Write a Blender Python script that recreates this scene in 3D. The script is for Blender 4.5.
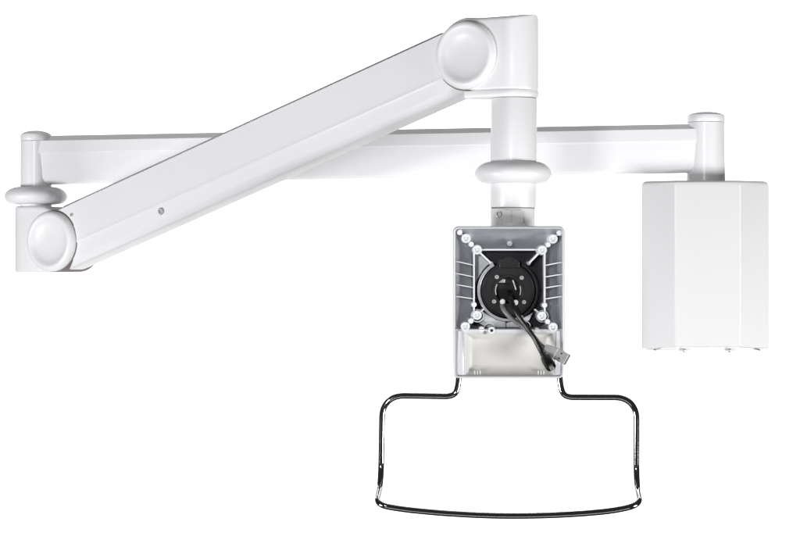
import bpy, bmesh, math, random
from mathutils import Vector, Matrix

scene = bpy.context.scene
for o in list(bpy.data.objects):
    bpy.data.objects.remove(o, do_unlink=True)
random.seed(3)

# ---------------------------------------------------------------- camera
D = 3.2            # camera distance to the plane y = 0
S = 0.0015         # metres per photo pixel on that plane
CX, CY = 400.0, 268.0
ZC = 1.5           # height of the camera
cam_data = bpy.data.cameras.new('camera')
cam_data.sensor_width = 36
cam_data.lens = 36 * D / (800 * S)
cam_data.clip_end = 100
cam = bpy.data.objects.new('camera', cam_data)
cam.location = (0, -D, ZC)
cam.rotation_euler = (math.radians(90), 0, 0)
scene.collection.objects.link(cam)
scene.camera = cam

# ---------------------------------------------------------------- studio surround and lamps
world = bpy.data.worlds.new('World')
scene.world = world
world.use_nodes = True
bg = world.node_tree.nodes['Background']
bg.inputs['Color'].default_value = (0.95, 0.97, 1.0, 1)
bg.inputs['Strength'].default_value = 0.035

def area(name, loc, target, sx, sy, power, col=(1, 1, 1)):
    l = bpy.data.lights.new(name, 'AREA')
    l.shape = 'RECTANGLE'; l.size = sx; l.size_y = sy
    l.energy = power; l.color = col
    o = bpy.data.objects.new(name, l)
    o.location = loc
    o.rotation_euler = (Vector(target) - Vector(loc)).to_track_quat('-Z', 'Y').to_euler()
    scene.collection.objects.link(o)
    return o

area('key_softbox', (2.6, -1.9, 0.62), (0.2, 0, 1.5), 1.1, 0.8, 97)
area('fill_softbox', (-2.5, -1.9, 0.60), (-0.4, 0, 1.55), 1.1, 0.8, 80, (0.98, 0.985, 1.0))
area('low_front_softbox', (0.0, -2.2, -0.2), (0, 0, 1.6), 2.2, 0.25, 4.5)
area('front_fill_lamp', (-0.9, -3.9, 1.95), (-0.1, 0, 1.6), 0.3, 0.25, 42)  # added fill, lifts the rear beam where the arm shades it
area('backdrop_lamp_top', (0, 1.0, 2.9), (0, 2.0, 1.8), 3.4, 0.4, 52)
area('backdrop_lamp_low', (0, 1.0, 0.1), (0, 2.0, 1.2), 3.4, 0.4, 52)

vs = scene.view_settings
vs.view_transform = 'Standard'
vs.look = 'None'
vs.exposure = -0.06
vs.gamma = 1.0

# ---------------------------------------------------------------- pixel -> place helpers
def K(Y):
    return S * (D + Y) / D

def P(px, py, Y):
    k = K(Y)
    return Vector(((px - CX) * k, Y, ZC + (CY - py) * k))

def px_of(v):
    return CX + v.x / K(v.y)

def ray_plane(px, py, p0, n):
    c = Vector((0, -D, ZC)); d = P(px, py, 0) - c
    t = (p0 - c).dot(n) / d.dot(n)
    return c + d * t

# ---------------------------------------------------------------- materials
def mat(name, col, rough=0.45, metal=0.0, coat=0.0, bump=0.0, bscale=900, var=0.0, vscale=14, rvar=0.0, spec=0.5):
    m = bpy.data.materials.new(name); m.use_nodes = True
    nt = m.node_tree; b = nt.nodes['Principled BSDF']
    b.inputs['Base Color'].default_value = (*col, 1)
    b.inputs['Roughness'].default_value = rough
    b.inputs['Metallic'].default_value = metal
    b.inputs['Coat Weight'].default_value = coat
    b.inputs['Coat Roughness'].default_value = 0.15
    b.inputs['Specular IOR Level'].default_value = spec
    tc = nt.nodes.new('ShaderNodeTexCoord')
    if var > 0 or rvar > 0:
        n = nt.nodes.new('ShaderNodeTexNoise'); n.inputs['Scale'].default_value = vscale
        n.inputs['Detail'].default_value = 4
        nt.links.new(tc.outputs['Object'], n.inputs['Vector'])
        if var > 0:
            mr = nt.nodes.new('ShaderNodeMapRange')
            mr.inputs['To Min'].default_value = 1 - var; mr.inputs['To Max'].default_value = 1 + var * 0.3
            nt.links.new(n.outputs['Fac'], mr.inputs['Value'])
            mx = nt.nodes.new('ShaderNodeMix'); mx.data_type = 'RGBA'; mx.blend_type = 'MULTIPLY'
            mx.inputs['Factor'].default_value = 1
            mx.inputs['A'].default_value = (*col, 1)
            nt.links.new(mr.outputs['Result'], mx.inputs['B'])
            nt.links.new(mx.outputs['Result'], b.inputs['Base Color'])
        if rvar > 0:
            mr = nt.nodes.new('ShaderNodeMapRange')
            mr.inputs['To Min'].default_value = rough - rvar; mr.inputs['To Max'].default_value = rough + rvar
            nt.links.new(n.outputs['Fac'], mr.inputs['Value'])
            nt.links.new(mr.outputs['Result'], b.inputs['Roughness'])
    if bump > 0:
        n2 = nt.nodes.new('ShaderNodeTexNoise'); n2.inputs['Scale'].default_value = bscale
        n2.inputs['Detail'].default_value = 2
        nt.links.new(tc.outputs['Object'], n2.inputs['Vector'])
        bp = nt.nodes.new('ShaderNodeBump'); bp.inputs['Strength'].default_value = bump
        bp.inputs['Distance'].default_value = 0.0002
        nt.links.new(n2.outputs['Fac'], bp.inputs['Height'])
        nt.links.new(bp.outputs['Normal'], b.inputs['Normal'])
    return m

M = dict(
    white=mat('white_powder_coat', (0.80, 0.80, 0.81), 0.42, coat=0.10, bump=0.25, bscale=700, rvar=0.05, var=0.02),
    cover=mat('white_moulded_plastic', (0.80, 0.80, 0.81), 0.45, coat=0.06, bump=0.12, bscale=500, var=0.02),
    box=mat('white_housing_paint', (0.755, 0.755, 0.76), 0.5, bump=0.2, bscale=600, var=0.015),
    silver=mat('silver_cast_paint', (0.64, 0.65, 0.67), 0.38, metal=0.15, bump=0.3, bscale=800, var=0.04, vscale=40),
    pale=mat('pale_machined_metal', (0.80, 0.81, 0.83), 0.38, metal=0.1, bump=0.3, bscale=900, var=0.06, vscale=120),
    cast=mat('dark_cast_metal', (0.55, 0.56, 0.59), 0.40, metal=0.65, bump=0.5, bscale=500, var=0.15, vscale=60, rvar=0.08),
    floor=mat('black_recess_metal', (0.028, 0.028, 0.032), 0.32, metal=0.6, bump=0.6, bscale=400, var=0.3, vscale=70),  # near-black base for the recess floor and right collar arc
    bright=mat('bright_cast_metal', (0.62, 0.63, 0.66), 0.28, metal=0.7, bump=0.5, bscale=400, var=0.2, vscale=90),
    cream=mat('warm_grey_panel', (0.64, 0.63, 0.60), 0.5, metal=0.05, bump=0.2, bscale=500, var=0.08, vscale=30),
    black=mat('black_nylon', (0.011, 0.011, 0.013), 0.32, bump=0.5, bscale=500, var=0.3, vscale=90),
    deep=mat('hole_black', (0.006, 0.006, 0.006), 0.7),  # near black stands in for the shade inside holes and slots
    rubber=mat('black_cable_rubber', (0.011, 0.010, 0.010), 0.27, bump=0.3, bscale=600),
    grey=mat('grey_cable_sheath', (0.20, 0.19, 0.18), 0.33, bump=0.2, bscale=600, var=0.15, vscale=120),
    steel=mat('zinc_steel', (0.55, 0.55, 0.55), 0.4, metal=0.55, bump=0.3, bscale=500),
    satin=mat('satin_nickel', (0.70, 0.69, 0.68), 0.42, metal=0.5, bump=0.4, bscale=500, var=0.15, vscale=200),
    chrome=mat('polished_chrome', (0.56, 0.56, 0.57), 0.085, metal=1.0),
    gasket=mat('brown_grey_gasket', (0.16, 0.135, 0.125), 0.6),
    strip=mat('edge_shade_grey', (0.36, 0.36, 0.37), 0.5),  # grey stands for shade on the spring arm's top chamfer
    seam=mat('grey_joint_ring', (0.22, 0.21, 0.205), 0.6),
    backdrop=mat('matt_white_backdrop', (0.90, 0.90, 0.90), 0.9, bump=0.05, spec=0.1),
)

# ---------------------------------------------------------------- object helpers
def empty(name, loc, label, cat, group=None):
    o = bpy.data.objects.new(name, None)
    o.empty_display_size = 0.05
    o.location = loc
    o['label'] = label; o['category'] = cat
    if group: o['group'] = group
    scene.collection.objects.link(o)
    WORLD[o.name] = Vector(loc)
    return o

WORLD = {}

def link(name, bm, material, parent=None, bevel=0.0, segs=2, angle=35, label=None):
    """one mesh object, its origin at the middle of its own bounds"""
    bmesh.ops.recalc_face_normals(bm, faces=bm.faces[:])
    me = bpy.data.meshes.new(name)
    lo = Vector((min(v.co[i] for v in bm.verts) for i in range(3)))
    hi = Vector((max(v.co[i] for v in bm.verts) for i in range(3)))
    c = (lo + hi) / 2
    for v in bm.verts: v.co -= c
    bm.to_mesh(me); bm.free()
    for p in me.polygons: p.use_smooth = True
    me.set_sharp_from_angle(angle=math.radians(angle))
    me.materials.append(material)
    o = bpy.data.objects.new(name, me)
    scene.collection.objects.link(o)
    WORLD[o.name] = c.copy()
    if parent is not None:
        o.parent = parent
        o.location = c - WORLD[parent.name]
    else:
        o.location = c
    if bevel > 0:
        b = o.modifiers.new('edge', 'BEVEL'); b.width = bevel; b.segments = segs
        b.limit_method = 'ANGLE'; b.angle_limit = math.radians(28); b.harden_normals = True
    if label: o['label'] = label
    return o

def add_loft(bm, loops, cap=True, closed=False):
    rings = [[bm.verts.new(p) for p in lp] for lp in loops]
    n = len(rings[0])
    m = len(rings)
    for i in range(m if closed else m - 1):
        a, b = rings[i], rings[(i + 1) % m]
        for j in range(n):
            bm.faces.new((a[j], a[(j + 1) % n], b[(j + 1) % n], b[j]))
    if cap and not closed:
        bm.faces.new(rings[0][::-1]); bm.faces.new(rings[-1])
    return rings

def frame_of(axis):
    a = Vector(axis).normalized()
    t = Vector((0, 0, 1)) if abs(a.z) < 0.9 else Vector((1, 0, 0))
    x = t.cross(a).normalized(); y = a.cross(x).normalized()
    return x, y, a

def add_lathe(bm, origin, axis, prof, n=64, a0=0.0, a1=None):
    """prof: list of (radius, height along axis)"""
    x, y, a = frame_of(axis); o = Vector(origin)
    full = a1 is None
    rings = []
    for r, h in prof:
        if r < 1e-7:
            rings.append([bm.verts.new(o + a * h)]); continue
        cnt = n if full else n + 1
        span = math.tau if full else (a1 - a0)
        rings.append([bm.verts.new(o + a * h + (x * math.cos(a0 + span * i / n) + y * math.sin(a0 + span * i / n)) * r) for i in range(cnt)])
    for A, B in zip(rings[:-1], rings[1:]):
        L = max(len(A), len(B))
        for j in range(L if full else L - 1):
            k = (j + 1) % L
            if len(A) == 1 and len(B) == 1: continue
            if len(A) == 1: bm.faces.new((A[0], B[k], B[j]))
            elif len(B) == 1: bm.faces.new((A[j], A[k], B[0]))
            else: bm.faces.new((A[j], A[k], B[k], B[j]))
    return rings

def add_box(bm, c, sx, sy, sz, rot=None):
    R = rot or Matrix.Identity(3)
    vs_ = [bm.verts.new(Vector(c) + R @ Vector((x * sx / 2, y * sy / 2, z * sz / 2))) for x in (-1, 1) for y in (-1, 1) for z in (-1, 1)]
    for f in ((0, 1, 3, 2), (4, 6, 7, 5), (0, 4, 5, 1), (2, 3, 7, 6), (0, 2, 6, 4), (1, 5, 7, 3)):
        bm.faces.new([vs_[i] for i in f])

def fillet(points, radii, n=10):
    pts = [Vector(p) for p in points]
    out = [pts[0]]
    for i in range(1, len(pts) - 1):
        r = radii[i] if isinstance(radii, (list, tuple)) else radii
        p, a, b = pts[i], pts[i - 1], pts[i + 1]
        da, db = (a - p), (b - p)
        la, lb = min(r, da.length * 0.49), min(r, db.length * 0.49)
        s, e = p + da.normalized() * la, p + db.normalized() * lb
        for k in range(n + 1):
            t = k / n
            w = 0.62   # a little rounder than a plain quadratic
            c1 = s.lerp(p, w); c2 = e.lerp(p, w)
            out.append((1 - t) ** 3 * s + 3 * (1 - t) ** 2 * t * c1 + 3 * (1 - t) * t * t * c2 + t ** 3 * e)
    out.append(pts[-1])
    return out

def smooth_path(pts, n=10):
    pts = [Vector(p) for p in pts]
    q = [pts[0] * 2 - pts[1]] + pts + [pts[-1] * 2 - pts[-2]]
    out = []
    for i in range(1, len(q) - 2):
        for k in range(n):
            t = k / n
            out.append(0.5 * ((2 * q[i]) + (-q[i - 1] + q[i + 1]) * t + (2 * q[i - 1] - 5 * q[i] + 4 * q[i + 1] - q[i + 2]) * t * t + (-q[i - 1] + 3 * q[i] - 3 * q[i + 1] + q[i + 2]) * t ** 3))
    out.append(pts[-1])
    return out

def add_tube(bm, pts, r, n=20, radii=None, squash=1.0):
    pts = [Vector(p) for p in pts]
    # drop doubles
    q = [pts[0]]
    rr = [radii[0] if radii else r]
    for i, p in enumerate(pts[1:], 1):
        if (p - q[-1]).length > 1e-6:
            q.append(p); rr.append(radii[i] if radii else r)
    pts = q
    t0 = (pts[1] - pts[0]).normalized()
    x, y, _ = frame_of(t0)
    loops = []
    for i, p in enumerate(pts):
        if i == 0: t = t0
        elif i == len(pts) - 1: t = (pts[-1] - pts[-2]).normalized()
        else: t = (pts[i + 1] - pts[i - 1]).normalized()
        x = (x - t * x.dot(t)).normalized(); y = t.cross(x)
        loops.append([p + (x * math.cos(math.tau * k / n) + y * math.sin(math.tau * k / n) * squash) * rr[i] for k in range(n)])
    add_loft(bm, loops)

def rrect(x0, x1, z0, z1, r, n=6):
    """rounded rectangle as (x, z) points"""
    pts = []
    for cx, cz, a in ((x1 - r, z1 - r, 0), (x0 + r, z1 - r, 90), (x0 + r, z0 + r, 180), (x1 - r, z0 + r, 270)):
        for k in range(n + 1):
            t = math.radians(a + 90 * k / n)
            pts.append((cx + r * math.cos(t), cz + r * math.sin(t)))
    return pts

def add_screw(bm, c, axis, r, h, socket=True):
    prof = [(r, 0), (r, h * 0.6), (r * 0.82, h)]
    if socket: prof += [(r * 0.48, h), (r * 0.44, h * 0.25), (0, h * 0.25)]
    else: prof += [(0, h * 1.15)]
    add_lathe(bm, c, axis, prof, 24)

Z = Vector((0, 0, 1)); FRONT = Vector((0, -1, 0))

# ---------------------------------------------------------------- the setting: white paper backdrop
bm = bmesh.new()
prof = [(2.0, 2.5), (2.0, 2.2), (2.0, 0.8), (2.0, 0.45)]
loops_a = [bm.verts.new((-2.0, y, z)) for y, z in prof]
loops_b = [bm.verts.new((2.0, y, z)) for y, z in prof]
for i in range(len(prof) - 1):
    bm.faces.new((loops_a[i], loops_b[i], loops_b[i + 1], loops_a[i + 1]))
bd = link('backdrop', bm, M['backdrop'], angle=80)
bd['kind'] = 'structure'

# ================================================================= the monitor arm
YB = 0.25                      # depth of the wall post, the rear beam and the elbow post
kB = K(YB)
YAW = math.radians(32)
U = Vector((math.cos(YAW), -math.sin(YAW), 0))      # along the front arm, right and nearer
N = Vector((-math.sin(YAW), -math.cos(YAW), 0))     # its visible side
PXL, PXR = 36.0, 514.5
xL = (PXL - CX) * kB
# right vertical axis lies on the ray through PXR and on the line from the left axis along U
a_ = (PXR - CX) * S / D
YR = (YB * U.x / -U.y * 1.0 + xL - a_ * D)  # solved below
# x = xL + t*U.x ; y = YB + t*U.y ; x = a_*(D+y)
t_ = (a_ * (D + YB) - xL) / (U.x - a_ * U.y)
xR, YR = xL + t_ * U.x, YB + t_ * U.y
kR = K(YR)
AXL = Vector((xL, YB, 0)); AXR = Vector((xR, YR, 0))

base = P(706, 351, YB)
arm = empty('monitor_arm', base,
            'white folding medical monitor arm with wall box, crossing beams, open mounting tray and chrome handle', 'monitor arm')

# ---- wall housing
ym = YB
cxh = P(706, 0, YB - 0.055).x
top_z = P(0, 180.5, YB - 0.07).z
bot_z = P(0, 346.5, YB - 0.07).z
def hsec(z, inset, droop=0.0):
    w, c, d0, d1 = 0.1015 - inset, 0.0515 - inset * 0.4, 0.075 - inset, 0.048 - inset
    side = [(-w + 0.013, 0.060 - inset), (-w, -d1 + 0.0), (-c, -d0), (c, -d0), (w, -d1), (w - 0.013, 0.060 - inset)]
    out = []
    for x, y in side:
        out.append(Vector((cxh + x, YB + y, z - (droop if abs(x) > 0.09 and y < 0 else 0))))
    return out
bm = bmesh.new()
lp = [hsec(bot_z, 0, 0.0045), hsec(top_z - 0.008, 0), hsec(top_z - 0.0035, 0.0012), hsec(top_z - 0.0008, 0.004), hsec(top_z, 0.009)]
add_loft(bm, lp)
hous = link('wall_housing', bm, M['box'], arm, bevel=0.003, segs=3)
bm = bmesh.new()
z1 = bot_z + 0.004; z0 = P(0, 351.2, YB - 0.06).z
lp = [hsec(z0 + 0.001, 0.0075), hsec(z1, 0.0065)]
add_loft(bm, lp)
bp = link('base_plate', bm, M['box'], hous, bevel=0.0015)
for px in (684.0, 729.5):
    bm = bmesh.new()
    c = P(px, 350.4, YB - 0.0695)
    add_lathe(bm, c, FRONT, [(0.0033, -0.004), (0.0033, 0.0015), (0.0028, 0.003), (0.0015, 0.0038), (0, 0.004)], 24)
    link('screw', bm, M['steel'], hous)
for px in (655, 672.5, 741, 759):
    bm = bmesh.new()
    c = P(px, 349.8, YB - 0.055)
    add_lathe(bm, c + Vector((0, -0.001, 0)), FRONT, [(0.0014, -0.03), (0.0014, 0.008 if 0 else 0.004), (0, 0.0045)], 12)
    link('pin', bm, M['seam'], hous)

# ---- wall post (right)
def dome_cap(r, h, dome):
    return [(r, 0), (r * 1.015, 0.0008), (r * 1.015, h - 0.0025), (r * 0.985, h), (r * 0.8, h + dome * 0.5), (r * 0.45, h + dome * 0.87), (0, h + dome)]
bm = bmesh.new()
zt = P(0, 122.8, YB).z; zb = top_z - 0.004
c = Vector((P(706, 0, YB).x, YB, 0))
rp = 18.4 * kB
add_lathe(bm, c, Z, [(0, zb), (rp * 1.04, zb), (rp * 1.02, zb + 0.03), (rp * 0.995, zt - 0.04), (rp * 0.99, zt), (0, zt)], 96)
post = link('wall_post', bm, M['white'], arm)
bm = bmesh.new()
add_lathe(bm, c + Z * (zt + 0.0006), Z, [(0, 0)] + dome_cap(rp, 0.0115, 0.0055), 96)
link('post_cap', bm, M['cover'], post)

# ---- elbow post (left)
bm = bmesh.new()
cl = AXL.copy()
rl = 15.2 * kB
zt = P(0, 141.5, YB).z; zb = P(0, 196, YB).z
add_lathe(bm, cl, Z, [(0, zb), (rl * 1.01, zb), (rl, zt), (0, zt)], 96)
epost = link('elbow_post', bm, M['white'], arm)
bm = bmesh.new()
add_lathe(bm, cl + Z * (zt + 0.0006), Z, [(0, 0)] + dome_cap(rl, 0.0105, 0.0065), 96)
link('post_cap', bm, M['cover'], epost)

# ---- rear beam
pl = P(36, 160.4, YB); pr = P(706, 148.2, YB)
hd = (pr - pl).normalized()
vd = hd.cross(FRONT).normalized() * -1
if vd.z < 0: vd = -vd
hh = 24.3 * kB
half = [(0.002, hh), (0.0035, hh), (0.0222, hh - 0.0088), (0.0234, hh - 0.0275), (0.0232, hh - 0.0280), (0.0222, hh - 0.0297), (0.0220, hh - 0.0305),
        (0.0205, -hh + 0.010), (0.0185, -hh + 0.0045), (0.0150, -hh + 0.0012), (0.011, -hh)]
pr_ = [(w, v) for w, v in half] + [(-w, v) for w, v in half[::-1]]
bm = bmesh.new()
add_loft(bm, [[pl + hd * 0.004 + FRONT * w + vd * v for w, v in pr_], [pr - hd * 0.004 + FRONT * w + vd * v for w, v in pr_]])
beam = link('rear_beam', bm, M['white'], arm, bevel=0.0007, segs=2, angle=25)
# ---- joint collars
def collar(c, r, h):
    bm = bmesh.new()
    prof = [(0, h), (r * 0.60, h), (r * 0.72, h * 0.93), (r * 0.84, h * 0.74), (r * 0.925, h * 0.50), (r * 0.975, h * 0.24), (r, -h * 0.05),
            (r * 0.985, -h * 0.34), (r * 0.945, -h * 0.60), (r * 0.87, -h * 0.82), (r * 0.76, -h * 0.95), (r * 0.62, -h), (0, -h)]
    add_lathe(bm, c, Z, prof, 96)
    return link('joint_collar', bm, M['cover'], arm, angle=60)
collar(Vector((xL, YB, P(0, 195.8, YB).z)), 31.2 * kB, 8.6 * kB)
cR2 = P(513.2, 172.8, YR)
collar(cR2, 38.2 * kR, 11.0 * kR)

# ---- knuckles
RH = 0.0490        # hinge disc radius
HW = 0.0335        # half width
def solve_u(ax, target, side):
    lo_, hi_ = 0.0, 0.15
    for _ in range(50):
        m_ = (lo_ + hi_) / 2
        p = ax + U * (side * m_) + N * (HW + 0.004)
        val = px_of(p)
        if (val < target) == (side > 0): lo_ = m_
        else: hi_ = m_
    return (lo_ + hi_) / 2
uL = solve_u(AXL, 49.8, 1)
uR = solve_u(AXR, 465.0, -1)
HL = AXL + U * uL; HL.z = P(0, 241.3, (HL + N * HW).y).z
HR = AXR - U * uR; HR.z = P(0, 55.0, (HR + N * HW).y).z
print('yaw check', uL, uR, HL, HR, YR)

def knuckle(ax, hinge, side, zlo, zhi, dome):
    """solid casting: upright rounded nose at the post, round hinge end at the other"""
    uh = (hinge - Vector((ax.x, ax.y, hinge.z))).dot(U) * side
    bm = bmesh.new(); loops = []
    us = [-HW * math.cos(math.radians(a)) for a in range(4, 91, 7)] + [uh * 0.35, uh * 0.7] + [uh + RH * math.sin(math.radians(a)) for a in range(0, 87, 5)]
    for u in us:
        w = HW if u >= 0 else math.sqrt(max(HW ** 2 - u ** 2, 1e-8))
        if u > uh:
            h = math.sqrt(max(RH ** 2 - (u - uh) ** 2, 1e-8)); hi, lo = hinge.z + h * (1.055 if side < 0 else 1.0), hinge.z - h
        else:
            t = max(0, min(1, (uh - u) / max(uh * 0.35, 1e-6))); t = t * t * (3 - 2 * t)
            hi = (hinge.z + RH * (1.055 if side < 0 else 1.0)) * (1 - t) + zhi * t; lo = (hinge.z - RH) * (1 - t) + zlo * t
        rr = min(0.005, w * 0.45, (hi - lo) * 0.3)
        sec = rrect(-w, w, lo, hi, rr, 5)
        lp_ = []
        for a, z in sec:
            zz = z + (dome * (1 - (a / HW) ** 2) if z > (hi + lo) / 2 + (hi - lo) * 0.4 else 0)
            p = Vector((ax.x, ax.y, 0)) + U * (u * side) + N * a
            lp_.append(Vector((p.x, p.y, zz)))
        loops.append(lp_)
    add_loft(bm, loops)
    return bm

zhi = P(0, 207.6, YB).z; zlo = P(0, 272.5, YB).z
kn = link('elbow_knuckle', knuckle(AXL, HL, 1, zlo, zhi, 0.003), M['cover'], arm, angle=40)
zhiR = P(0, 17.4, YR - 0.02).z; zloR = P(0, 90.6, YR - 0.02).z
kn2 = link('head_knuckle', knuckle(AXR, HR, -1, zloR, zhiR, 0.004), M['cover'], arm, angle=40)
for k_, H_ in ((kn, HL), (kn2, HR)):
    bm = bmesh.new()
    R = RH * 0.985
    prof = [(0, -0.004), (R, -0.004), (R, 0.0012), (R * 0.99, 0.0036), (R * 0.965, 0.0060), (R * 0.925, 0.0082), (R * 0.88, 0.0094), (R * 0.83, 0.0096),
            (R * 0.785, 0.0089), (R * 0.74, 0.0074), (R * 0.68, 0.0052), (R * 0.60, 0.0034), (R * 0.48, 0.0019), (R * 0.34, 0.0010), (R * 0.18, 0.0005), (0, 0.0003)]
    add_lathe(bm, H_ + N * HW, N, prof, 96)
    link('round_cover', bm, M['cover'], k_, angle=60)
bm = bmesh.new()
zc_ = P(0, 203.0, YB).z
add_lathe(bm, Vector((xL, YB, zhi - 0.004)), Z, [(0, 0), (0.0262, 0), (0.0255, 0.005), (0.0255, zc_ - zhi + 0.006), (0, zc_ - zhi + 0.006)], 64)
link('pivot_shaft', bm, M['white'], kn)
# lip under the head knuckle: same plan as the casting, a hair proud of it
bm = bmesh.new()
lw = HW + 0.0002
uh_ = uR + 0.003
def plan(w, z):
    out = []
    for k in range(25):
        t = math.radians(-90 + 180 * k / 24)
        out.append(AXR + U * (w * math.cos(t)) + N * (w * math.sin(t)))
    out += [AXR - U * uh_ + N * w, AXR - U * (uh_ + 0.004) + N * (w - 0.006), AXR - U * (uh_ - 0.025) - N * (w - 0.022), AXR - U * (uh_ - 0.040) - N * w]
    return [Vector((p.x, p.y, z)) for p in out]
zl1 = P(0, 97.2, YR - 0.02).z
add_loft(bm, [plan(lw - 0.0026, zl1), plan(lw - 0.0008, zl1 + 0.0008), plan(lw, zl1 + 0.0025), plan(lw, zloR), plan(lw - 0.0006, zloR + 0.0010)])
link('lower_lip', bm, M['cover'], kn2)

# ---- spring arm (front, rising to the right)
OFF = -0.0012
A0 = HL.copy(); A1 = HR.copy()
ad = (A1 - A0).normalized()
av = N.cross(ad).normalized()
if av.z < 0: av = -av
H2 = 0.0485
half_front = [(0.016, H2), (0.0225, H2 - 0.0004), (0.0305, H2 - 0.0042)]
NV = 22
for i in range(1, NV):
    half_front.append((0.0305 + 0.0012 * i / NV, (H2 - 0.0042) + (-0.0143 - (H2 - 0.0042)) * i / NV))
half_front += [(0.0322, -0.0150), (0.0320, -0.0155), (0.0306, -0.0175), (0.0303, -0.0258), (0.0300, -0.0357), (0.0297, -0.0363), (0.0280, -0.0380), (0.0262, -0.0402), (0.0225, -0.0432), (0.0185, -0.0450), (0.0130, -0.0455)]
prof2 = half_front + [(-w, v) for w, v in half_front[::-1]]
bm = bmesh.new()
Lr = (A1 - A0).length
def endoff(v, m=0.00006):
    vv = v + OFF
    return math.sqrt(max((RH + 0.0012) ** 2 - vv ** 2, m))
loopA = [A0 + ad * endoff(v * 1.07 if v < -0.03 else v) + N * w + av * ((v * 1.07 if v < -0.03 else v) + OFF) for w, v in prof2]
loopB = [A0 + ad * (Lr - endoff(v, 0.00058)) + N * w + av * ((v * 0.96 if v < -0.03 else v) + OFF) for w, v in prof2]
add_loft(bm, [loopA, loopB])
sarm = link('spring_arm', bm, M['white'], arm, angle=22)
# narrow grey strip painted in for the shaded chamfer along the top edge
bm = bmesh.new()
c0 = A0 + ad * 0.03 + av * (H2 + OFF + 0.0003); c1 = A0 + ad * (Lr - 0.035) + av * (H2 + OFF + 0.0003)
add_loft(bm, [[c + N * a + av * b for a, b in ((-0.021, 0), (0.021, 0), (0.0205, 0.0012), (-0.0205, 0.0012))] for c in (c0, c1)])
link('top_shade_strip', bm, M['strip'], sarm)
for H_, s_ in ((A0, 1), (A1, -1)):
    bm = bmesh.new()
    add_lathe(bm, H_ + ad * (0.0016 * s_) - N * 0.031, N, [(0, 0), (RH + 0.0004, 0), (RH + 0.0004, 0.0622), (0, 0.0622)], 96)
    link('hinge_gasket', bm, M['gasket'], kn if s_ == 1 else kn2)
for (px, py, r, nm) in ((161, 211.3, 0.0056, 'screw'), (71.8, 214.8, 0.0028, 'screw')):
    c = ray_plane(px, py, A0 + N * 0.0310, N)
    bm = bmesh.new(); add_screw(bm, c - N * 0.0006, N, r, 0.0026)
    link(nm, bm, M['steel'], sarm)
# ---- drop post (right)
bm = bmesh.new()
ct = P(514.2, 99.0, YR); cb = P(512.9, 207.6, YR)
axd = (ct - cb).normalized(); Lp = (ct - cb).length
rq = 23.0 * kR
add_lathe(bm, cb, axd, [(0, 0), (rq * 0.985, 0), (rq, 0.0015), (rq, Lp - 0.0012), (rq * 0.985, Lp), (0, Lp)], 96)
dp = link('drop_post', bm, M['white'], arm)
bm = bmesh.new()
add_lathe(bm, ct - axd * 0.0004, axd, [(0, 0), (rq * 0.97, 0), (rq * 0.97, 0.006), (0, 0.006)], 64)
link('joint_ring', bm, M['seam'], dp)
bm = bmesh.new()
add_lathe(bm, cb - axd * 0.0016, axd, [(0, 0), (rq * 0.955, 0), (rq * 0.955, 0.0018), (0, 0.0018)], 64)
link('joint_ring', bm, M['seam'], dp)
# neck below it
bm = bmesh.new()
cn0 = P(512.7, 262, YR); cn1 = P(512.9, 208.8, YR)
Ln = (cn1 - cn0).length
add_lathe(bm, cn0, Z, [(0, 0), (rq * 0.97, 0), (rq * 0.97, Ln - 0.0015), (rq * 0.95, Ln), (0, Ln)], 96)
neck = link('swivel_neck', bm, M['white'], arm)
yf = YR - rq - 0.0008
for (x0, x1) in ((502.2, 511.4), (512.0, 523.2)):
    bm = bmesh.new()
    a = P(x0, 222.3, yf); b = P(x1, 210.3, yf)
    sec = rrect(a.x, b.x, a.z, b.z, 0.0012, 3)
    add_loft(bm, [[Vector((x, yf + 0.008, z)) for x, z in sec], [Vector((x, yf, z)) for x, z in sec]])
    link('latch_plate', bm, M['white'], neck)
bm = bmesh.new()
add_lathe(bm, P(499.0, 214.6, YR - rq * 0.80), Vector((-0.5, -1, 0)), [(0, -0.004), (0.0042, -0.004), (0.0042, 0.0018), (0.0026, 0.0020), (0.0022, 0.0002), (0, 0.0002)], 24)
link('screw', bm, M['steel'], neck)

# ================================================================= mounting tray
YT = YR - 0.085
kT = K(YT)
def T(px, py, d=0.0):
    """place in the tray: its front plane is YT, d metres behind it"""
    return Vector(((px - CX) * kT, YT + d, ZC + (CY - py) * kT))
def trect(x0, x1, y0, y1, r, d, n=6):
    a = T(x0, y1); b = T(x1, y0)
    return [Vector((x, YT + d, z)) for x, z in rrect(a.x, b.x, a.z, b.z, r * kT, n)]

TX0, TX1, TY0, TY1 = 452.6, 565.0, 226.0, 378.2
DEP = 0.034
bm = bmesh.new()
outer = [trect(TX0 + 3, TX1 - 3, TY0 + 2.5, TY1 - 2.5, 4, DEP + 0.004),
         trect(TX0 + 1.2, TX1 - 1.2, TY0 + 1, TY1 - 1, 5, DEP),
         trect(TX0, TX1, TY0, TY1, 6.0, 0.0030),
         trect(TX0 + 0.4, TX1 - 0.4, TY0 + 0.4, TY1 - 0.4, 5.6, 0.0008),
         trect(TX0 + 1.2, TX1 - 1.2, TY0 + 1.2, TY1 - 1.2, 4.8, 0.0),
         trect(TX0 + 2.3, TX1 - 2.3, TY0 + 2.3, TY1 - 1.6, 3.6, 0.0),
         trect(TX0 + 2.8, TX1 - 2.8, TY0 + 2.8, TY1 - 2.1, 3.1, 0.0009),
         trect(TX0 + 3.2, TX1 - 3.2, TY0 + 3.2, TY1 - 2.5, 2.8, 0.0300)]
add_loft(bm, outer, cap=False)
bm.faces.new([v for v in bm.verts][:len(outer[0])][::-1])
tray = link('mounting_tray', bm, M['silver'], arm, angle=40)

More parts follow.
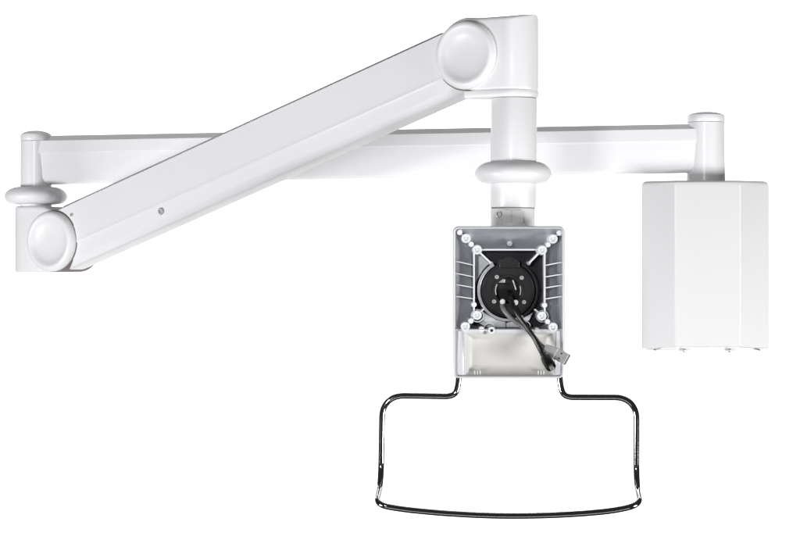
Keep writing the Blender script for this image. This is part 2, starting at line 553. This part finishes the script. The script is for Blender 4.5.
# upper recess: sloping cast bowl
bm = bmesh.new()
lps = [trect(455.4, 562.2, 228.9, 329.5, 3.0, 0.0015),
       trect(457.0, 560.8, 230.8, 329.0, 4, 0.008),
       trect(460.5, 557.5, 236.0, 328.6, 6, 0.020),
       trect(466.0, 552.0, 243.0, 328.0, 8, 0.028),
       trect(473.5, 546.0, 249.5, 327.0, 8, 0.0310)]
add_loft(bm, lps, cap=False)
rec = link('cast_recess', bm, M['cast'], tray, angle=60)
# dark bottom of the recess inside the square
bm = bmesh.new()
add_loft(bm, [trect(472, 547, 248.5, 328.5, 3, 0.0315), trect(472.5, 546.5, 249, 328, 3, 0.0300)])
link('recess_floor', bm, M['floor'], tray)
# bright cast webs below the ring
bm = bmesh.new()
def slab(bm, pts, d0, d1):
    a = [T(x, y, d0) for x, y in pts]; b = [T(x, y, d1) for x, y in pts]
    add_loft(bm, [a, b])
slab(bm, [(481, 309), (487, 314), (497, 320), (506.8, 322), (506.8, 328), (487, 328), (480, 324), (477, 316)], 0.0295, 0.020)
slab(bm, [(507, 323), (519, 320), (528, 316), (534, 312.5), (530, 321), (520, 324.5), (532, 328), (507, 328)], 0.0295, 0.018)
link('cast_web', bm, M['silver'], tray, bevel=0.002, segs=3)
bm = bmesh.new()
for cx_, cy_, r_ in ((490, 329.0, 6.2), (526, 326.5, 5.5), (477.8, 316, 6.8), (543, 316.5, 6.4)):
    bm = bmesh.new()
    add_lathe(bm, T(cx_, cy_, 0.028), FRONT, [(r_ * kT, 0), (r_ * kT * 0.97, 0.016), (r_ * kT * 0.82, 0.016), (r_ * kT * 0.78, 0.004)], 32)
    link('cast_ring_web', bm, M['silver'], tray, angle=50)

# ledge and lower compartment
bm = bmesh.new()
F0 = 0.0040
def ringface(bm, outer_, inner_):
    # same point count loops
    add_loft(bm, [outer_, inner_], cap=False)
o1 = trect(455.3, 562.3, 329.0, 376.2, 1.0, F0 + 0.006)
o2 = trect(455.3, 562.3, 329.0, 376.2, 1.0, F0)
i1 = trect(465.2, 554.0, 332.8, 375.6, 1.5, F0)
i2 = trect(466.4, 552.8, 333.8, 374.9, 1.5, F0 + 0.0025)
i3 = trect(470.5, 549.5, 338.0, 371.0, 3, F0 + 0.0100)
add_loft(bm, [o1, o2, i1, i2], cap=False)
low = link('lower_frame', bm, M['silver'], tray, bevel=0.0006)
bm = bmesh.new()
lps = [trect(466.4, 552.8, 333.8, 374.9, 1.5, F0 + 0.0026), trect(468.0, 551.6, 334.9, 372.9, 2, F0 + 0.0055),
       trect(472.5, 548.0, 338.4, 366.0, 3, F0 + 0.0125)]
add_loft(bm, lps, cap=False)
bm.faces.new(bm.verts[:][-len(lps[0]):] if False else [v for v in bm.verts][-len(lps[0]):])
link('rear_panel', bm, M['cream'], tray, angle=60)
# rounded columns beside the lower compartment
for x0, x1 in ((456.6, 464.2), (555.2, 561.6)):
    bm = bmesh.new()
    a = T(x0, 0, 0).x; b = T(x1, 0, 0).x
    secs = []
    for py, g in ((330.0, 0.3), (331.2, 1.0), (374.2, 1.0), (375.6, 0.3)):
        z = T(0, py).z
        secs.append([Vector(((a + b) / 2 - (b - a) / 2 * math.cos(math.pi * k / 12), YT + F0 + 0.001 - 0.0030 * g * math.sin(math.pi * k / 12) ** 0.8, z)) for k in range(13)])
    add_loft(bm, secs)
    link('side_column', bm, M['silver'], tray, angle=50)
# small upright slots at the lower edge
for px in (475.0, 477.8, 480.4, 538.6, 541.4, 544.2):
    bm = bmesh.new()
    add_box(bm, T(px, 373.0, F0 + 0.0035), 0.95 * kT, 0.003, 4.0 * kT)
    link('vent_fin', bm, M['pale'], tray)

# square rib frame
def rib(bm, p, q, th, d0, d1, taper=1.35):
    a = T(*p); b = T(*q)
    dv = (b - a).normalized(); nv = Vector((-dv.z, 0, dv.x))
    lo_ = [a - nv * th / 2, a + nv * th / 2, b + nv * th / 2, b - nv * th / 2]
    front = [v + Vector((0, d0, 0)) for v in lo_]
    lo2 = [a - nv * th / 2 * taper, a + nv * th / 2 * taper, b + nv * th / 2 * taper, b - nv * th / 2 * taper]
    back = [v + Vector((0, d1, 0)) for v in lo2]
    add_loft(bm, [back, front])
for nm, p, q in (('top', (478, 249.6), (542.5, 249.6)), ('left', (474.2, 250), (474.2, 316)), ('right', (545.0, 250), (545.0, 316))):
    bm = bmesh.new()
    rib(bm, p, q, 1.5 * kT, 0.004, 0.0305)
    link('square_rib', bm, M['pale'], tray, bevel=0.0003)
# side fins
for (x0, y0, x1, y1) in ((456.4, 261.3, 473.6, 265.2), (456.4, 273.3, 473.6, 276.9), (456.4, 284.6, 473.6, 287.7), (456.4, 296.3, 473.6, 299.0),
                         (561.6, 262.2, 546.0, 265.4), (561.6, 274.3, 546.0, 276.9), (561.6, 285.3, 546.0, 287.9), (561.6, 296.4, 546.0, 299.0)):
    bm = bmesh.new()
    a = T(x0, y0); b = T(x1, y1)
    nv = Vector((0, 0, 1)) * 0.5 * kT
    add_loft(bm, [[a + Vector((0, 0.0040, 0)) - nv, a + Vector((0, 0.0040, 0)) + nv, a + Vector((0, 0.014, 0)) + nv, a + Vector((0, 0.014, 0)) - nv],
                  [b + Vector((0, 0.0065, 0)) - nv, b + Vector((0, 0.0065, 0)) + nv, b + Vector((0, 0.0320, 0)) + nv, b + Vector((0, 0.0320, 0)) - nv]])
    link('side_fin', bm, M['pale'], tray)
# bosses
def boss(px, py, r, d0=0.0025, hole=True, m='pale', deep=0.030):
    bm = bmesh.new(); R = r * kT
    f = deep - d0
    prof = [(R * 1.22, 0), (R * 1.05, f - 0.006), (R, f - 0.0008), (R * 0.93, f)]
    if hole: prof += [(R * 0.62, f), (R * 0.56, f - 0.0016), (R * 0.30, f - 0.0016), (R * 0.22, f - 0.0006), (0, f - 0.0006)]
    else: prof += [(0, f)]
    add_lathe(bm, T(px, py, deep), FRONT, prof, 32)
    return link('boss', bm, M[m], tray)
for x, y, r in ((466.2, 238.3, 4.6), (477.4, 249.6, 4.6), (553.2, 238.8, 4.6), (542.4, 250.0, 4.6),
                (465.4, 326.6, 4.6), (477.2, 315.2, 4.6), (553.2, 327.2, 4.6), (542.0, 316.0, 4.6)):
    boss(x, y, r, 0.0015)
for x, y, r in ((459.8, 232.4, 2.7), (471.4, 244.2, 2.6), (559.6, 233.0, 2.7), (548.2, 244.6, 2.6), (471.0, 321.0, 2.7), (547.8, 321.7, 2.6),
                (474.2, 304.7, 2.6), (544.8, 305.2, 2.6)):
    boss(x, y, r, 0.0022, hole=False)
boss(510.2, 243.4, 2.8, 0.016, hole=False, m='cast')
boss(491.6, 263.4, 2.0, 0.010, hole=False, m='bright', deep=0.03)
boss(529.3, 263.2, 2.0, 0.010, hole=False, m='bright', deep=0.03)
boss(481.8, 329.6, 2.8, 0.0030, hole=False, deep=0.02)
boss(537.2, 330.2, 2.4, 0.0030, hole=False, deep=0.02)
boss(485.2, 332.6, 1.7, 0.0034, hole=False, m='seam', deep=0.02)
# bored boss on the ledge
b1 = boss(491.8, 330.4, 3.6, 0.0024, hole=False, deep=0.02)
bm = bmesh.new(); add_lathe(bm, T(491.8, 330.6, 0.0024), FRONT, [(1.5 * kT, -0.001), (1.5 * kT, 0.00025), (0, 0.00025)], 20)
link('hole_disc', bm, M['deep'], tray)  # flat black disc painted for the dark inside the hole
# corner struts between bosses and ring
for p, q in (((479.5, 252), (491.2, 263)), ((540, 252.4), (529.8, 262.8)), ((479, 313.2), (484.5, 308.8)), ((540.4, 313.5), (535.0, 309.5))):
    bm = bmesh.new(); rib(bm, p, q, 1.7 * kT, 0.008, 0.0305, 1.2)
    link('corner_strut', bm, M['pale'], tray, bevel=0.0003)
for p, q in (((460.5, 233), (465.5, 238)), ((468, 240), (476, 248)), ((559, 233.6), (554, 238)), ((551, 241), (544, 248.4)),
             ((467, 325), (476, 316.5)), ((551.5, 325.5), (543.5, 317.5))):
    bm = bmesh.new(); rib(bm, p, q, 1.6 * kT, 0.0055, 0.0300, 1.3)
    link('corner_strut', bm, M['silver'], tray)
# diagonal cast walls seen inside the square, beside the ring
bm = bmesh.new()
slab(bm, [(475.2, 252), (479.5, 252.5), (490.5, 263.5), (484, 270), (478.5, 279), (475.2, 287)], 0.030, 0.0270)
link('cast_web', bm, M['cast'], tray, bevel=0.001)

# ---- swivel ring
RC = (508.6, 290.6)
rc = T(*RC, 0)
bm = bmesh.new()
def arc_ring(bm, c, r0, r1, d0, d1, a0, a1, n=48):
    # a in degrees, counter-clockwise from +x seen from the camera
    loops = []
    for i in range(n + 1):
        t = math.radians(a0 + (a1 - a0) * i / n)
        e = Vector((math.cos(t), 0, math.sin(t)))
        loops.append([c + e * r0 + Vector((0, d0, 0)), c + e * r1 + Vector((0, d0, 0)), c + e * r1 + Vector((0, d1, 0)), c + e * r0 + Vector((0, d1, 0))])
    add_loft(bm, loops)
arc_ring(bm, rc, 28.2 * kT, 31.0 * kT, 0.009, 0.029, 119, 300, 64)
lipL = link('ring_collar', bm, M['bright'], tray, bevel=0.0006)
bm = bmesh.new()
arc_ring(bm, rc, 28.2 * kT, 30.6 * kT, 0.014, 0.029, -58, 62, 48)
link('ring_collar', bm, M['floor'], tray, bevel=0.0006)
bm = bmesh.new()
hx, r1_ = 12.8 * kT, 27.6 * kT
add_lathe(bm, rc + Vector((0, 0.028, 0)), FRONT, [(r1_, 0), (r1_, 0.0115), (r1_ - 0.0014, 0.013), (r1_ - 0.0024, 0.013), (r1_ - 0.0034, 0.0118), (hx + 0.0042, 0.0118),
                                                   (hx + 0.0036, 0.0132), (hx + 0.0012, 0.0132), (hx, 0.012), (hx, 0.0)], 96)
ring = link('swivel_ring', bm, M['black'], tray, angle=30)
bm = bmesh.new()
slab(bm, [(499, 262.5), (501, 259.5), (505, 258), (507.5, 256.5), (511.5, 256.5), (514, 258), (518, 259.5), (520.5, 262.5), (519.5, 268), (500, 268)], 0.027, 0.0125)
link('ring_tab', bm, M['black'], tray, bevel=0.001)
bm = bmesh.new()
add_lathe(bm, rc + Vector((0, 0.0295, 0)), FRONT, [(0, 0), (hx + 0.001, 0), (hx + 0.001, 0.0005), (0, 0.0005)], 48)
link('bore', bm, M['deep'], tray)
for x, y in ((497.3, 277.0), (522.3, 277.8), (494.6, 301.6), (524.6, 302.2)):
    bm = bmesh.new()
    add_screw(bm, T(x, y, 0.0163), FRONT, 2.2 * kT, 0.0034)
    link('screw', bm, M['steel'], tray)
    bm = bmesh.new(); add_lathe(bm, T(x, y, 0.0162), FRONT, [(3.9 * kT, 0), (3.9 * kT, 0.0008), (2.2 * kT, 0.0008)], 24)
    link('washer', bm, M['black'], tray)
for x, y in ((503.2, 301.8), (515.9, 302.6)):
    bm = bmesh.new()
    add_lathe(bm, T(x, y, 0.0165), FRONT, [(2.8 * kT, 0), (2.8 * kT, 0.004), (2.2 * kT, 0.0052), (0, 0.0054)], 18)
    link('nut', bm, M['pale'], tray, angle=30)
# bright metal edges seen inside the bore
bm = bmesh.new()
slab(bm, [(498.5, 282.8), (503.5, 278.8), (506.0, 279.6), (505.0, 282.8)], 0.024, 0.018)
slab(bm, [(513.2, 280.3), (514.4, 279.8), (517.6, 289.6), (516.4, 290.2)], 0.025, 0.019)
link('bore_bracket', bm, M['bright'], tray, bevel=0.0004)
bm = bmesh.new()
arc_ring(bm, rc, hx - 0.0009, hx + 0.0004, 0.0150, 0.026, 150, 200, 20)
link('bore_edge', bm, M['cast'], tray)
bm = bmesh.new()
arc_ring(bm, rc, hx - 0.0006, hx + 0.0004, 0.0156, 0.026, -22, 20, 14)
link('bore_edge', bm, M['cast'], tray)
bm = bmesh.new()
slab(bm, [(499, 277.8), (519, 277.8), (520.5, 283), (498, 283)], 0.0285, 0.0245)
link('bore_plate', bm, M['deep'], tray)  # near-black plate darkens the depth of the bore by colour

# ---- chrome handle
YH = YT + 0.018
YF = YH - 0.055
hp = [P(459.2, 368, YH), P(458.2, 384, YH), P(452.8, 396.3, YH), P(382.9, 395.6, YH), P(380.9, 481.5, YH), P(376.9, 507.0, YF)]
bot = [(376.9, 503.0), (400, 509.0), (440, 513.0), (480, 515.3), (510, 516.0), (545, 515.5), (580, 513.8), (615, 510.6), (639.4, 505.5)]
rightp = [P(639.9, 507.0, YF), P(636.6, 484.5, YH), P(635.8, 397.6, YH), P(565.0, 397.0, YH), P(560.2, 384, YH), P(559.2, 368, YH)]
pts = [P(459.2, 368, YH), P(458.2, 387, YH), P(454.0, 396.4, YH), P(382.4, 395.4, YH), P(380.9, 481.5, YH), P(376.6, 504.5, YF)]
rad = [0, .010, .012, .030, .026, .016]
mid = [P(x, y, YF) for x, y in bot[1:-1]]
radm = [.02] * len(mid)
end = [P(640.0, 504.5, YF), P(636.4, 483.5, YH), P(636.6, 397.4, YH), P(564.6, 397.2, YH), P(560.4, 387, YH), P(559.4, 368, YH)]
rade = [.016, .026, .030, .012, .010, 0]
path = fillet(pts + mid + end, rad + radm + rade, 12)
bm = bmesh.new()
add_tube(bm, path, 3.1 * K(YH), 32)
handle = link('chrome_handle', bm, M['chrome'], arm, angle=60)
# ================================================================= cables
o_ = T(509, 300, 0.02)
blk = empty('power_cable', o_, 'glossy black round power cable with barrel plug, hanging out of the black central ring', 'cable', None)
cp = [T(510.5, 292, 0.027), T(511.3, 299, 0.012), T(514.0, 307.5, 0.0035), T(519.0, 317, -0.001), T(527.0, 328, -0.004), T(534.0, 338, -0.006), T(539.3, 348.5, -0.009), T(543.0, 355.5, -0.012)]
bm = bmesh.new(); add_tube(bm, smooth_path(cp, 8), 2.5 * kT, 20)
link('cord', bm, M['rubber'], blk)
a = T(541.5, 352.5, -0.011); b = T(549.6, 366.2, -0.034)
dv = (b - a).normalized(); Lb = (b - a).length
bm = bmesh.new()
add_lathe(bm, a, dv, [(0, 0), (0.0034, 0), (0.0044, Lb * 0.12), (0.0040, Lb * .2), (0.0062, Lb * 0.32), (0.0071, Lb * 0.48), (0.0073, Lb * 0.93), (0.0068, Lb), (0.0050, Lb), (0.0046, Lb - 0.005), (0, Lb - 0.005)], 32)
plug = link('plug_body', bm, M['rubber'], blk, angle=50)
bm = bmesh.new()
add_lathe(bm, b - dv * 0.001, dv, [(0.0030, -0.003), (0.0030, 0.0042), (0.0019, 0.0042), (0.0017, 0.000), (0, 0.000)], 24)
link('barrel_tip', bm, M['steel'], plug)

usb = empty('data_cable', T(505, 303, 0.02), 'grey data cable ending in a flat metal connector, lying behind the black cable', 'cable')
gp = [T(503.5, 300, 0.026), T(503.0, 306.5, 0.012), T(506.0, 312.5, 0.007), T(513.5, 320.0, 0.005), T(524.0, 327.0, 0.0032), T(533.0, 336.0, -0.001), T(540.5, 345.2, -0.004), T(548.0, 350.0, -0.008)]
bm = bmesh.new(); add_tube(bm, smooth_path(gp, 8), 2.5 * kT, 20, squash=0.8)
link('cord', bm, M['grey'], usb)
# overmould and flat metal shell
a = T(545.0, 347.2, -0.0065); b = T(565.2, 358.6, -0.034)
dv = (b - a).normalized(); Lb = (b - a).length
wv = (T(551.0, 356.4, 0) - T(556.5, 346.2, 0)); wv = (wv - dv * wv.dot(dv)).normalized()
tv = dv.cross(wv).normalized()
def shell(s0, s1, hw0, ht0, hw1, ht1):
    lo_ = [a + dv * s0 + wv * (hw0 * x) + tv * (ht0 * z) for x, z in ((-1, -1), (1, -1), (1, 1), (-1, 1))]
    hi_ = [a + dv * s1 + wv * (hw1 * x) + tv * (ht1 * z) for x, z in ((-1, -1), (1, -1), (1, 1), (-1, 1))]
    return [lo_, hi_]
bm = bmesh.new()
add_loft(bm, shell(0, Lb * 0.55, 0.0046, 0.0028, 0.0084, 0.0040))
om = link('connector_body', bm, M['satin'], usb, bevel=0.0012)
# metal shell: hollow rectangular sleeve
bm = bmesh.new()
s0, s1 = Lb * 0.5, Lb * 1.0
def rect_at(s, hw, ht): return [a + dv * s + wv * (hw * x) + tv * (ht * z) for x, z in ((-1, -1), (1, -1), (1, 1), (-1, 1))]
add_loft(bm, [rect_at(s0, 0.0078, 0.0030), rect_at(s1, 0.0078, 0.0030), rect_at(s1, 0.0072, 0.0024), rect_at(s0 + 0.002, 0.0072, 0.0024)])
sh = link('metal_shell', bm, M['satin'], om, bevel=0.0002)
bm = bmesh.new()
add_loft(bm, [[v - tv * 0.0009 for v in rect_at(s0 + 0.002, 0.0064, 0.0007)], [v - tv * 0.0009 for v in rect_at(s1 - 0.001, 0.0064, 0.0007)]])
link('contact_tongue', bm, M['pale'], om)
for x in (-1, 1):
    for sgn in (-1, 1):
        bm = bmesh.new()
        c = a + dv * (Lb * 0.74) + wv * (0.0036 * x) + tv * (0.00302 * sgn)
        R_ = Matrix((wv, dv, tv)).transposed()
        add_box(bm, c, 0.0018, 0.0026, 0.0003, R_)
        link('slot_patch', bm, M['deep'], om)  # black patch on the shell imitates the dark of an open slot

# ---------------------------------------------------------------- render
scene.render.engine = 'CYCLES'
scene.cycles.max_bounces = 8
scene.cycles.use_denoising = True
scene.render.resolution_x = 1024
scene.render.resolution_y = 686
